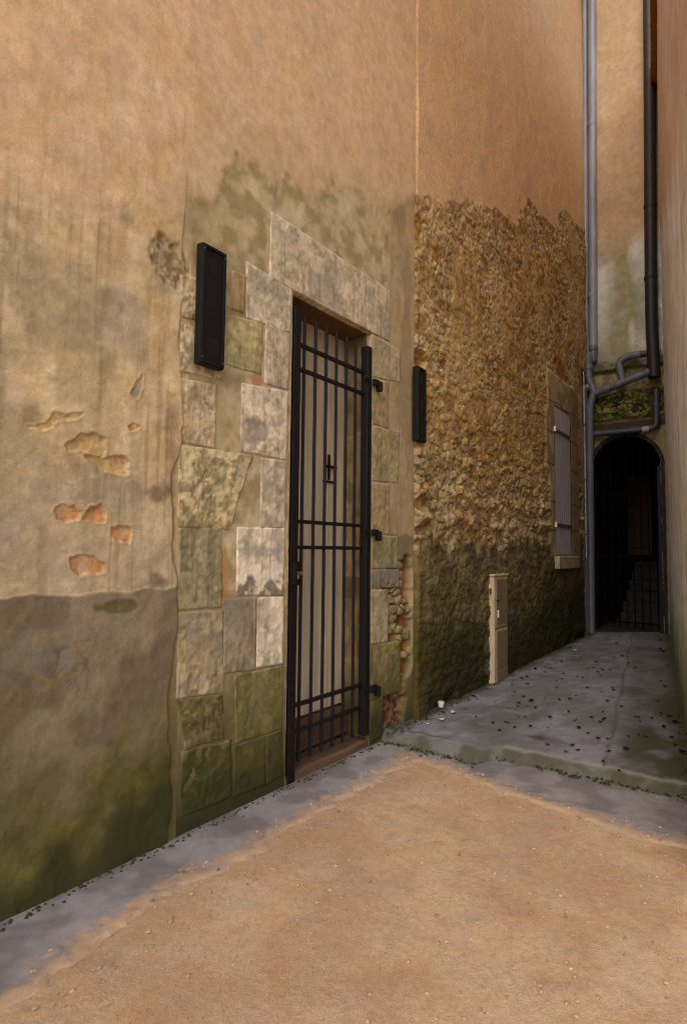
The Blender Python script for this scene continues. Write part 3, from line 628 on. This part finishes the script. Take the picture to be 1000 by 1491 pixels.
def apron_e(U, V):                      # distance inside the ragged edge where it dips under the sand
    e = np.minimum(V+.36+.10*(U < 1.6)*(1.6-U), 9)+(fb(U*5, V*5, 424, 4)-.5)*.16
    e = np.maximum(e, (U-3.45+.25*np.clip(-.6-V, 0, 1)+.12*(fb(V*5, U*5, 425, 3)-.5)))
    return e+(fb(U*30, V*30, 427, 4)-.5)*.05
def apron_z(U, V): return (fb(U*5, V*5, 422, 4)-.5)*.004-.02*ss(.02, -.05, apron_e(U, V))
o = sheet('apron_path', lambda U, V: np.stack([U, V, apron_z(U, V)], -1), steps((-3, 1.0, .05), (1.0, 3.97, .015)), steps((-2.55, -.8, .03), (-.8, .05, .012)), apron_C, M['concrete'], None, True); tag(o, kind='structure')
def sand_C(U, V):
    n = fb(U*3, V*3, 431, 5); n2 = fb(U*14, V*14, 432, 4); c = mix(lin(196, 164, 134), lin(184, 150, 120), ss(.35, .65, n)); c = mix(c, lin(170, 138, 110), ss(.55, .75, n2)*.5); return c
def gplane(name, x0, x1, y0, y1, z, n, colf, mat):
    return sheet(name, lambda U, V: np.stack([U, V, z+0*U], -1), np.linspace(x0, x1, n), np.linspace(y0, y1, n), colf, mat, None, True)
sx = steps((-60, -3, 3), (-3, 0, .1), (0, 4, .025), (4, 60, 4)); sy = steps((-60, -3, 3), (-3, .06, .025), (.06, 60, 4))
o = sheet('ground', lambda U, V: np.stack([U, V, -.009+(fb(U*9, V*9, 433, 4)-.5)*.010*((abs(U) < 5) & (abs(V) < 4))-.06*(U > 4)], -1), sx, sy, sand_C, M['sand'], None, True); tag(o, kind='structure')

# ------------------------------------------------------------------ end building with the arched passage
endb = empty('end_house', (9.6, -.5, .15), 'grey stained house closing the alley with a dark arched passage', 'house')
AY, AR, AS = -.520, .487, 2.615
def end_fn(Y, Z):
    n1 = fb(Y*4, Z*3, 501, 5); n2 = fb(Y*11, Z*11, 502, 5)
    rel = (n1-.5)*.02+(n2-.5)*.012
    up = ss(4.08, 4.10, Z+(fb(Y*6, Z*0, 503, 3)-.5)*.03)
    c = mix(lin(150, 138, 110), lin(118, 104, 76), ss(.4, .6, n2))
    # mossy rubble band
    f1, f2, cid = vor(Y*9+(fb(Y*12, Z*12, 510, 4)-.5)*3, Z*11+(fb(Y*12, Z*12, 511, 4)-.5)*3, 504); st = ss(.03, .3, f2-f1)*ss(.3, .4, cid)
    b = ss(3.30, 3.36, Z)*ss(3.80, 3.72, Z+(n2-.5)*.1); rel = rel+b*(.03+.05*st*cid)
    bc = mix(mix(lin(66, 62, 26), lin(44, 40, 18), ss(.4, .6, fb(Y*14, Z*14, 512, 4))), mix(lin(140, 130, 76), lin(88, 84, 40), ss(.4, .6, fb(Y*9, Z*9, 513, 4))), st*.8); c = mix(c, bc, b)
    c = mix(c, lin(52, 38, 28), ss(3.17, 3.21, Z)*ss(3.32, 3.28, Z)*.9)
    c = mix(c, lin(112, 86, 56), ss(3.16, 3.0, Z)*.5)
    # upper render with green run
    uc = mix(lin(200, 196, 186), lin(170, 166, 154), ss(.4, .62, n1))
    cy = -.46+.05*np.sin(Z*2.1); gr = np.exp(-((Y-cy)/(.20+.06*np.sin(Z*3)))**2); uc = mix(uc, lin(140, 128, 88), gr*.85*(.6+.6*n2))
    gl = np.exp(-((Y+.62+.05*np.sin(Z*4))/.055)**2); uc = mix(uc, lin(140, 142, 80), gl*.7)
    uc = mix(uc, lin(206, 200, 190), blob(Y, Z, -.66, 4.62, .07, .28, 506, .3, 5, .8)*.7)
    uc = mix(uc, lin(130, 116, 104), blob(Y, Z, -.18, 4.35, .18, .16, 507, .6, 5, .8)*.6)
    uc = mix(uc, lin(72, 74, 26), ss(4.30, 4.10, Z+(n2-.5)*.35)*.9)
    uc = mix(uc, OCH*.66, ss(5.7, 6.3, Z+(n1-.5)*.6)*.92)
    c = mix(c, uc, up); rel = rel+up*.055-.035*ss(4.11, 4.08, Z)*ss(4.02, 4.07, Z)
    return rel, c
def inarch(y, z, k=0.): return (np.abs(y-AY) < AR+k) & ((z < AS) | (np.hypot(y-AY, z-AS) < AR+k))
ys = steps((-3.2, -1.35, .1), (-1.35, .20, .0115)); zs = steps((-.05, 6.4, .0125), (6.4, 12, .1))
Y_, Z_ = np.meshgrid(ys, zs, indexing='ij'); rel, col = end_fn(Y_, Z_)
yc = (Y_[:-1, :-1]+Y_[1:, 1:])/2; zc = (Z_[:-1, :-1]+Z_[1:, 1:])/2
npmesh('end_wall', np.stack([9.6-rel, Y_, Z_], -1).reshape(-1, 3), gridfaces(len(ys), len(zs), ~inarch(yc, zc, -.02), True), M['endwall'], endb, col.reshape(-1, 3))
# arch surround ring and reveal
prof = [(AY-AR, .0)]+[(AY-AR*math.cos(t), AS+AR*math.sin(t)) for t in np.linspace(0, math.pi, 25)]+[(AY+AR, .0)]
rv = MB(); n = len(prof)
for k, (x, e) in enumerate(((9.565, .035), (9.565, -.012), (9.95, -.012))):
    for (y, z) in prof:
        d = np.array([y-AY, max(z-AS, 0)]); d = d/np.hypot(*d) if np.hypot(*d) > 0 else d
        rv.v.append((x+(0.025 if k == 0 else 0), y+d[0]*e, z+d[1]*e))
for k in range(2):
    for i in range(n-1): rv.f.append([k*n+i, k*n+i+1, (k+1)*n+i+1, (k+1)*n+i])
rv.build('arch_reveal', M['step'], endb, True)
# passage behind
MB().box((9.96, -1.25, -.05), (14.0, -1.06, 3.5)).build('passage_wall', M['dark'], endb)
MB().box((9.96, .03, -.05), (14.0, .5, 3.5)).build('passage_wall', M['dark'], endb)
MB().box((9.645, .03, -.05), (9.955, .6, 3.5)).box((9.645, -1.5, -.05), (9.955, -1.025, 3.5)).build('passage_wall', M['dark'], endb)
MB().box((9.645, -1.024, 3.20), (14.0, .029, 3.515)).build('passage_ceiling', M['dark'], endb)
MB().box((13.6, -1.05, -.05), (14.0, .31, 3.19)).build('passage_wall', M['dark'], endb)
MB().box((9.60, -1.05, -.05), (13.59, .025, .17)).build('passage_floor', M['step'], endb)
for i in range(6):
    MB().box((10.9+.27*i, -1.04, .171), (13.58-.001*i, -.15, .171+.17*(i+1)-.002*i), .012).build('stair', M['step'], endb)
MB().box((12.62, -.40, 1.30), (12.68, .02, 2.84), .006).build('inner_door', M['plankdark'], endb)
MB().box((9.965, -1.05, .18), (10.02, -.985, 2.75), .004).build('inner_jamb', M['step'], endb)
MB().box((9.645, -3.2, 3.52), (14, .6, 11.9)).build('house_body', M['dark'], endb)
MB().box((9.4, -3.3, 12.0), (14.2, .8, 12.25)).build('roof', M['plank'], endb)
# gate in the arch
ag = empty('arched_gate', (9.84, AY, .2), 'dark arch topped iron gate closing the passage at the alley end', 'gate')
pr = [(9.84, AY-AR+.02, .17)]+[(9.84, AY-(AR-.02)*math.cos(t), AS+(AR-.02)*math.sin(t)) for t in np.linspace(0, math.pi, 21)]+[(9.84, AY+AR-.02, .17)]
MB().tube(pr, .026, 8).build('gate_frame', M['archiron'], ag, True)
for i in range(8):
    y = AY-AR+.02+(2*AR-.04)*(i+1)/9; top = AS+math.sqrt(max(0, (AR-.02)**2-(y-AY)**2))
    MB().tube([(9.84, y, .22), (9.84, y, top)], .008, 8).build('bar', M['archiron'], ag, True)
for z in (.30, .78, 1.28, 1.42, 2.02, 2.22):
    MB().box((9.832, AY-AR+.03, z-.009), (9.85, AY+AR-.03, z+.009)).build('rail', M['archiron'], ag)
MB().box((9.60, AY-AR-.0, .17), (9.66, AY-AR+.07, 2.60), .004).build('jamb_post', M['iron'], ag)

# ------------------------------------------------------------------ right hand wall
rw = empty('right_building', (6, -1.6, 0), 'plain pale rendered building whose wall closes the right side of the alley', 'house')
def RWP(U, V, rel):                     # along the wall from X=2 to 9.6
    Yb = -1.050-(9.6-U)*.1500; return np.stack([U-rel*.148, Yb+rel*.989, V], -1)
def rw_all(U, V):
    n1 = fb(U*2.2, V*2.2, 601, 5); n2 = fb(U*9, V*9, 602, 5); st = fb(U*14, V*.8, 603, 4)
    rel = (n1-.5)*.03+(n2-.5)*.008
    c = mix(lin(226, 221, 210), lin(214, 208, 196), ss(.4, .62, n1)); c = mix(c, lin(190, 183, 170), ss(.5, .7, st)*.5); c = mix(c, lin(234, 228, 218), ss(.55, .72, n2)*.4)
    g = ss(1.15, .3, V+(fb(U*5, V*2, 604, 4)-.5)*.7); c = mix(c, lin(140, 144, 92), g*.85); c = mix(c, lin(96, 100, 54), ss(.55, .1, V+(n2-.5)*.4)*.75)
    c = mix(c, lin(120, 96, 74), ss(.78, .82, vn(U*9, V*5, 605))*.25)
    e = ss(9.28, 9.42, U+(n2-.5)*.1); c = mix(c, lin(216, 196, 160), e*.6); rel = rel-e*.03+e*(n2-.5)*.05
    u = ss(.1, .8, V-(2.95+.44*(U-3.5))+(n1-.5)*.7); c = mix(c, OCH*.8, u*.85)
    return rel, c
U_, V_ = np.meshgrid(steps((2.95, 4.4, .04), (4.4, 9.62, .025)), steps((-.05, 6.5, .02), (6.5, 8.2, .1)), indexing='ij'); rel, col = rw_all(U_, V_)
npmesh('side_wall', RWP(U_, V_, rel).reshape(-1, 3), gridfaces(*U_.shape, None, True), M['pale'], rw, col.reshape(-1, 3))
y2 = -1.05-6.65*.15
MB().prism([(2.955, y2-.04, -.05), (9.62, -1.09, -.05), (9.62, -7, -.05), (2.955, -7, -.05)], (0, 0, 8.25)).build('building_body', M['sillstone'], rw)
MB().prism([(2.85, y2+.08, 8.22), (9.56, -.98, 8.22), (9.56, -7, 8.22), (2.85, -7, 8.22)], (0, 0, .25)).build('roof', M['plank'], rw)

# ------------------------------------------------------------------ pipes at the end of the alley
def pipe(parent, name, px, X, r, mat, rad=.09, seg=18):
    pts = [EX(*(p[:2]), (p[2] if len(p) > 2 else X)) for p in px]
    return MB().tube(bend(pts, rad), r, seg).build(name, mat, parent, True)
def ring(parent, px, X, r, mat, axis, h=.035):
    p = EX(*px, X); a = np.array(axis, float); a /= np.linalg.norm(a)
    return MB().tube([p-a*h, p-a*h*.85, p+a*h*.85, p+a*h], [r*.97, r, r, r*.97], 18).build('coupling', mat, parent, True)
up = (0, 0, 1)
XA = 9.42
dp = empty('drainpipe', tuple(EX(852, 931, XA)), 'thick grey plastic drainpipe standing in front at the corner, reaching the ground', 'drainpipe')
pipe(dp, 'pipe', [(859, 563, 9.46), (848.5, 567), (849.0, 640), (852.5, 933)], XA, .066, M['pvc'], .07)
for y, x in ((594, 848.8), (698, 849.6), (802, 850.8), (897, 852.1)): ring(dp, (x, y), XA, .073, M['pvc'], up, .03)
XB = 9.49
sp = empty('soil_pipe', tuple(EX(861, 920, XB)), 'branched grey soil pipe with elbows behind the thick front drainpipe', 'drainpipe')
pipe(sp, 'pipe', [(861.5, -60), (863.5, 500), (863.8, 528), (855.8, 514, 9.44), (857, 553, 9.44), (865.5, 570, 9.44), (858, 592, 9.44), (860.5, 930)], XB, .056, M['pvc'], .07)
MB().tube([EX(861.5, -60  , XB-.002), EX(863.6, 505, XB-.002)], .060, 18).build('upper_pipe', M['pvcpale'], sp, True)  # paler grey paints in the stronger light on the upper run
for p, m in (((862.3, 430), 'pvcpale'), ((863.6, 507), 'pvc'), ((857, 535), 'pvc'), ((862, 180), 'pvcpale')): ring(sp, p, XB-(.05 if p[1] == 535 else 0), .066, M[m], up)
XD = 9.42
pipe(sp, 'branch_pipe', [(866, 573), (951, 539)], XD, .056, M['pvc'])
bd = EX(951, 539, XD)-EX(866, 573, XD)
for p in ((882, 566.5), (899, 559.8), (944, 541.8)): ring(sp, p, XD, .063, M['pvc'], bd, .05)
el = pipe(sp, 'elbow_pipe', [(907, 556), (900, 528), (912, 519), (932, 515.5)], XD, .054, M['pvc'], .12)
MB().tube([EX(931.5, 515.8, XD), EX(942, 514, XD)], [.050, .046], 16).build('red_cap', M['red'], sp, True)
vp = empty('vent_pipe', tuple(EX(853, 520, 9.55)), 'pale thin vertical pipe close to the rubble wall above the elbows', 'drainpipe')
pipe(vp, 'pipe', [(851, -60), (853, 530)], 9.545, .046, M['pvcpale'])
hp = empty('overflow_pipe', tuple(EX(905, 629, 9.5)), 'dark grey pipe running level above the arch with an upturned elbow', 'drainpipe')
pipe(hp, 'pipe', [(862, 632.5), (955.5, 623.5), (955, 566)], 9.50, .043, M['pvcdark'], .10)
ring(hp, (955.2, 590), 9.50, .049, M['pvcdark'], up); ring(hp, (940, 625.2), 9.50, .046, M['tape'], (0, 1, 0), .045); ring(hp, (900, 629), 9.50, .047, M['pvcdark'], (0, 1, 0), .03)
bp = empty('brown_downpipe', tuple(EX(953, 548, 9.42)), 'dark brown downpipe running down the pale right corner of the end wall', 'drainpipe')
pipe(bp, 'pipe', [(944.5, -60), (947, 382), (948.5, 480), (952.5, 549)], 9.42, .082, M['brownpipe'], .3)
for y in (404, 300): ring(bp, (947 if y > 350 else 946.4, y), 9.42, .090, M['brownpipe'], up, .02)
# narrow conduit and the bracket at the end of the rubble wall
cd = empty('conduit', (9.25, -.06, .2), 'thin pale conduit climbing the rubble wall beside the drainpipe', 'conduit')
a = W(839.5, 830, -.06); b = W(838.5, 625, -.06)
MB().tube(bend([(9.03, -.088, 1.25), (9.03, -.088, 3.9), (9.09, -.07, 4.0)], .05), .009, 8).build('tube', M['tape'], cd, True)
for z in (1.6, 2.4, 3.2): MB().box((9.012, -.10, z-.012), (9.048, -.06, z+.012), .003).build('clip', M['strap'], cd)

# ------------------------------------------------------------------ utility cabinet
cb = empty('utility_cabinet', (5.9, -.05, .07), 'narrow cream plastic utility cabinet with two doors against the mossy wall', 'cabinet')
CX0, CX1, CY, CT = 5.540, 5.895, -.092, 1.100
cz0 = .065
MB().box((CX0, CY, cz0), (CX1, -.005, CT), .008).build('cabinet_body', M['cream'], cb)
zm = W(727, 914, CY)[1]
ud = MB().box((CX0+.045, CY-.010, zm+.03), (CX1-.03, CY+.002, CT-.03), .004).build('upper_door', M['creamdoor'], cb)
MB().box((CX0+.012, CY-.004, zm-.006), (CX1-.006, CY+.001, zm+.006)).build('door_gap', M['strap'], cb)
ld = MB().box((CX0+.045, CY-.010, cz0+.13), (CX1-.03, CY+.002, zm-.03), .004).build('lower_door', M['creamdoor'], cb)
MB().box((CX0+.045, CY-.008, cz0+.02), (CX1-.03, CY+.002, cz0+.115), .004).build('base_panel', M['creamdoor'], cb)
h1 = W(723, 894, CY)
MB().box((h1[0]-.012, CY-.022, h1[1]-.035), (h1[0]+.012, CY-.0105, h1[1]+.035), .004).build('handle', M['whitepaint'], ud)
h2 = W(722.5, 874, CY)
MB().box((h2[0]-.02, CY-.018, h2[1]-.01), (h2[0]+.03, CY-.0105, h2[1]+.006), .002).build('lock_slot', M['iron'], ud)
MB().box((CX0-.012, CY-.012, CT+.0005), (CX1+.012, -.004, CT+.018), .004).build('cabinet_lid', M['cream'], cb)
sv = MB(); r5 = random.Random(3)
L_ = [(5.415+r5.uniform(-.02, .02)+.012*math.sin(k*1.7), .16+.08*k) for k in range(11)]; R_ = [(5.532+r5.uniform(-.006, .006), .16+.08*k) for k in range(11)]
sv.prism([(x, -.042, z) for x, z in R_]+[(x, -.042, z) for x, z in reversed(L_)], (0, .04, 0))
tag(sv.build('cement_strip', M['cement'], None, bevel=.006), 'rough grey cement strip along the side of the cream cabinet', 'cement strip')
tag(MB().box((5.500, -.075, .955), (5.522, -.056, .985), .004).tube([(5.511, -.066, .93), (5.511, -.066, .954)], .007, 8).build('red_tap', M['red'], None), 'tiny red cap on the wall beside the cream cabinet', 'cap')

# ------------------------------------------------------------------ litter
def leafmesh(s):
    r = random.Random(s); v = []; f = []; n = 9
    pts = []
    for i in range(n):
        t = i/(n-1); w = math.sin(math.pi*min(1, t*1.02)**.8)*(.32+.1*r.random()); pts.append((t-.5, w))
    cu = .25+.5*r.random(); tw = r.uniform(-.5, .5)
    for (x, w) in pts:
        for k in (-1, 0, 1):
            z = .10+cu*(x*x)*1.2+(.25+.2*r.random())*abs(k)*w+tw*x*k*w; v.append((x, k*w*(.8+.4*r.random()), z))
    for i in range(n-1):
        for k in range(2): f.append([i*3+k, (i+1)*3+k, (i+1)*3+k+1, i*3+k+1])
    me = bpy.data.meshes.new('dead_leaf'); me.from_pydata(v, [], f); me.materials.append(M['leaf'])
    me.polygons.foreach_set('use_smooth', np.full(len(f), True, bool)); return me
def slabz(X, Y):
    return float(slab_fn(np.array([[X]]), np.array([[Y]]))[2][0, 0])
LM = [leafmesh(s) for s in range(6)]
spots = [(774, 1023, 7), (762, 1016, 5), (793, 1020, 3), (779, 1032, 4), (768, 1030, 3), (801, 1046, 5), (717, 1055, 5), (727, 1066, 5), (798, 1061, 3), (832, 1087, 6), (841, 1094, 6), (823, 1096, 4),
         (886, 1094, 5), (861, 1046, 5), (884, 1023, 6), (893, 1005, 5), (904, 1030, 5), (830, 1020, 5), (839, 1014, 3), (848, 987, 4), (868, 964, 4), (779, 976, 5), (767, 987, 5), (759, 988, 4),
         (974, 1043, 6), (983, 1051, 7), (993, 1098, 10), (969, 1000, 5), (966, 949, 6), (961, 945, 5), (1000, 1070, 4), (983, 1086, 5), (949, 1046, 4), (929, 1072, 4), (940, 1075, 5), (978, 1075, 5),
         (840, 986, 3), (818, 990, 4), (810, 993, 3), (877, 1050, 4), (876, 1008, 3), (855, 1002, 4), (802, 973, 3), (790, 965, 3), (870, 980, 4), (888, 976, 5), (905, 955, 5), (915, 965, 4), (688, 1015, 5),
         (694, 1019, 4), (645, 1039, 5), (660, 1040, 4), (755, 1045, 3), (736, 1053, 4), (740, 1054, 3), (747, 991, 3), (768, 997, 4), (811, 1003, 3), (820, 982, 4), (836, 1052, 4), (839, 1049, 3), (874, 1053, 5), (856, 1070, 5)]
r2 = random.Random(11)
for k in range(60):
    for _ in range(40):
        X = r2.uniform(3.9, 9.3); Y = r2.uniform(-1.9, -.05)
        if Y > -1.05-(9.6-X)*.15+.06: break
    spots.append((X, Y, None))
for k, s in enumerate(spots):
    if s[2] is None: X, Y = s[0], s[1]; L = r2.uniform(.018, .045)
    else:
        p = GR(s[0], s[1], .075); p = GR(s[0], s[1], float(gz(p[0], p[1]))); X, Y = p[0], p[1]
        L = .85*s[2]/FPX*float((p-CAM)@FW)*1.6
    o = bpy.data.objects.new('dead_leaf', LM[k % 6]); C.objects.link(o)
    o.location = (X, Y, slabz(X, Y)+.002); o.rotation_euler = (r2.uniform(-.15, .15), r2.uniform(-.15, .15), r2.uniform(0, 6.28)); L = min(L, .095); o.scale = (L, L*r2.uniform(.8, 1.3), L*r2.uniform(1.0, 1.7))
    tag(o, 'small dark curled dead leaf lying on the grey alley pavement', 'leaf', 'dead leaves scattered on the alley pavement')
p = GR(634, 1027, .08)
c = MB().tube([(p[0], -.06, .072), (p[0], -.06, .078), (p[0], -.06, .115), (p[0], -.06, .118)], [.020, .022, .026, .024], 14).build('white_cup', M['stonebit'], None, True); tag(c, 'tiny white plastic cup lying at the foot of the mossy wall', 'cup')
for (x, y, s, nm) in ((660, 1037, .03, 'pale blue paper scrap on the pavement near the white cup'), (644, 1047, .028, 'torn bluish paper scrap lowest on the pavement by the slab edge'), (622, 1053, .02, 'smallest white paper scrap at the front left slab edge'), (837, 953, .035, 'white paper scrap far up the pavement near the drainpipe')):
    p = GR(x, y, .075); q = r2.uniform(0, 3)
    m_ = MB(); v = [(math.cos(q+i*1.05)*s*r2.uniform(.5, 1), math.sin(q+i*1.05)*s*r2.uniform(.5, 1), r2.uniform(0, .012)) for i in range(6)]
    m_.prism([(p[0]+a, p[1]+b, float(gz(p[0], p[1]))+.004+c_) for a, b, c_ in v], (0, 0, .004))
    tag(m_.build('paper_scrap', M['stonebit']), nm, 'litter')
# moss and grit heaped along the wall foot and the slab edge: nobody could count it
ms = MB(); r3 = random.Random(5)
def clump(x, y, z, s):
    n = len(ms.v); ms.v.extend([(x+s*a*r3.uniform(.6, 1.2), y+s*b*r3.uniform(.6, 1.2), z+s*c_*r3.uniform(.4, .9)) for a, b, c_ in ((1, 0, 0), (0, 1, 0), (-1, 0, 0), (0, -1, 0), (0, 0, 1))])
    ms.f.extend([[n, n+1, n+4], [n+1, n+2, n+4], [n+2, n+3, n+4], [n+3, n, n+4]])
for k in range(900):
    X = r3.uniform(3.6, 9.3); d = abs(r3.gauss(0, .035)); clump(X, -.05-d, float(gz(X, -d))-.004, r3.uniform(.004, .016))
for k in range(350):
    X = r3.uniform(3.5, 9.3); d = abs(r3.gauss(0, .03)); Y = -1.05-(9.6-X)*.15+.01+d; clump(X, Y, float(gz(X, Y))-.004, r3.uniform(.004, .014))
for k in range(260):
    Y = r3.uniform(-1.9, 0); X = 3.62+.18*(Y < -.76)+r3.gauss(0, .03); clump(X, Y, .008, r3.uniform(.004, .014))
for k in range(260):
    X = r3.uniform(.3, 3.5); clump(X, -.025-abs(r3.gauss(0, .025)), .0, r3.uniform(.004, .013))
pb = MB()
def pebble(x, y, z, r):
    n = len(pb.v); a = r3.uniform(0, 3); k = 6
    for h, q in ((-.3, .8), (.25, 1.), (.7, .55)):
        for i in range(k):
            w_ = a+i*6.283/k; rr = r*q*r3.uniform(.75, 1.2); pb.v.append((x+rr*math.cos(w_)*1.2, y+rr*math.sin(w_)*.85, z+r*h*.8))
    for l in range(2):
        for i in range(k): pb.f.append([n+l*k+i, n+l*k+(i+1) % k, n+(l+1)*k+(i+1) % k, n+(l+1)*k+i])
    pb.f.append([n+2*k+i for i in range(k)])
for k in range(5200):
    X = .6+3.1*r3.random()**.8; Y = -r3.uniform(.2, 2.25); e_ = float(apron_e(np.array([[X]]), np.array([[Y]]))[0, 0])
    if e_ > .12 and r3.random() < .97: continue
    if abs(e_) > .15 and r3.random() < .55: continue
    pebble(X, Y, -.0065 if e_ < 0 else .001, r3.choice((.002, .002, .0025, .0025, .003, .003, .004, .004, .005, .006, .009)))
pm = pb.build('gravel', M['gravel'], None, True); tag(pm, 'fine pale gravel and grit lying on the sandy lane', 'gravel', None, 'stuff')
o = ms.build('moss_grit', M['moss'], None, True); tag(o, 'dark moss and grit along the foot of the walls', 'moss', None, 'stuff')

# ------------------------------------------------------------------ light and camera
w = bpy.data.worlds.new('World'); bpy.context.scene.world = w; w.use_nodes = True
nt = w.node_tree; bg = nt.nodes['Background']; sk = nt.nodes.new('ShaderNodeTexSky'); sk.sky_type = 'NISHITA'; sk.sun_disc = False
toward = Vector((-.70, -.16, .70)).normalized()
el = math.asin(toward.z); sk.sun_elevation = el; sk.sun_rotation = math.atan2(toward.x, toward.y); sk.air_density = 1.0; sk.dust_density = 2.5; sk.ozone_density = .6
nt.links.new(sk.outputs[0], bg.inputs['Color']); bg.inputs['Strength'].default_value = .15
s = bpy.data.lights.new('sun', 'SUN'); s.energy = 1.5; s.angle = math.radians(80); s.color = (1, .93, .83)
so = bpy.data.objects.new('sun', s); C.objects.link(so); so.rotation_euler = toward.to_track_quat('Z', 'Y').to_euler(); so.location = (0, -6, 14)
cam = bpy.data.cameras.new('camera'); co = bpy.data.objects.new('camera', cam); C.objects.link(co)
cam.sensor_fit = 'HORIZONTAL'; cam.sensor_width = 36; cam.lens = 36*FPX/1000; cam.clip_end = 500; cam.clip_start = .02
from mathutils import Matrix
m4 = Matrix(((RT[0], UP[0], -FW[0], CAM[0]), (RT[1], UP[1], -FW[1], CAM[1]), (RT[2], UP[2], -FW[2], CAM[2]), (0, 0, 0, 1)))
co.matrix_world = m4
sc = bpy.context.scene; sc.camera = co
sc.view_settings.view_transform = 'Standard'; sc.view_settings.look = 'None'; sc.view_settings.gamma = 1; sc.view_settings.exposure = 0.42
try: sc.view_settings.use_curve_mapping = False
except Exception: pass
sc.cycles.filter_width = 1.1
sc.cycles.max_bounces = 8; sc.cycles.diffuse_bounces = 4
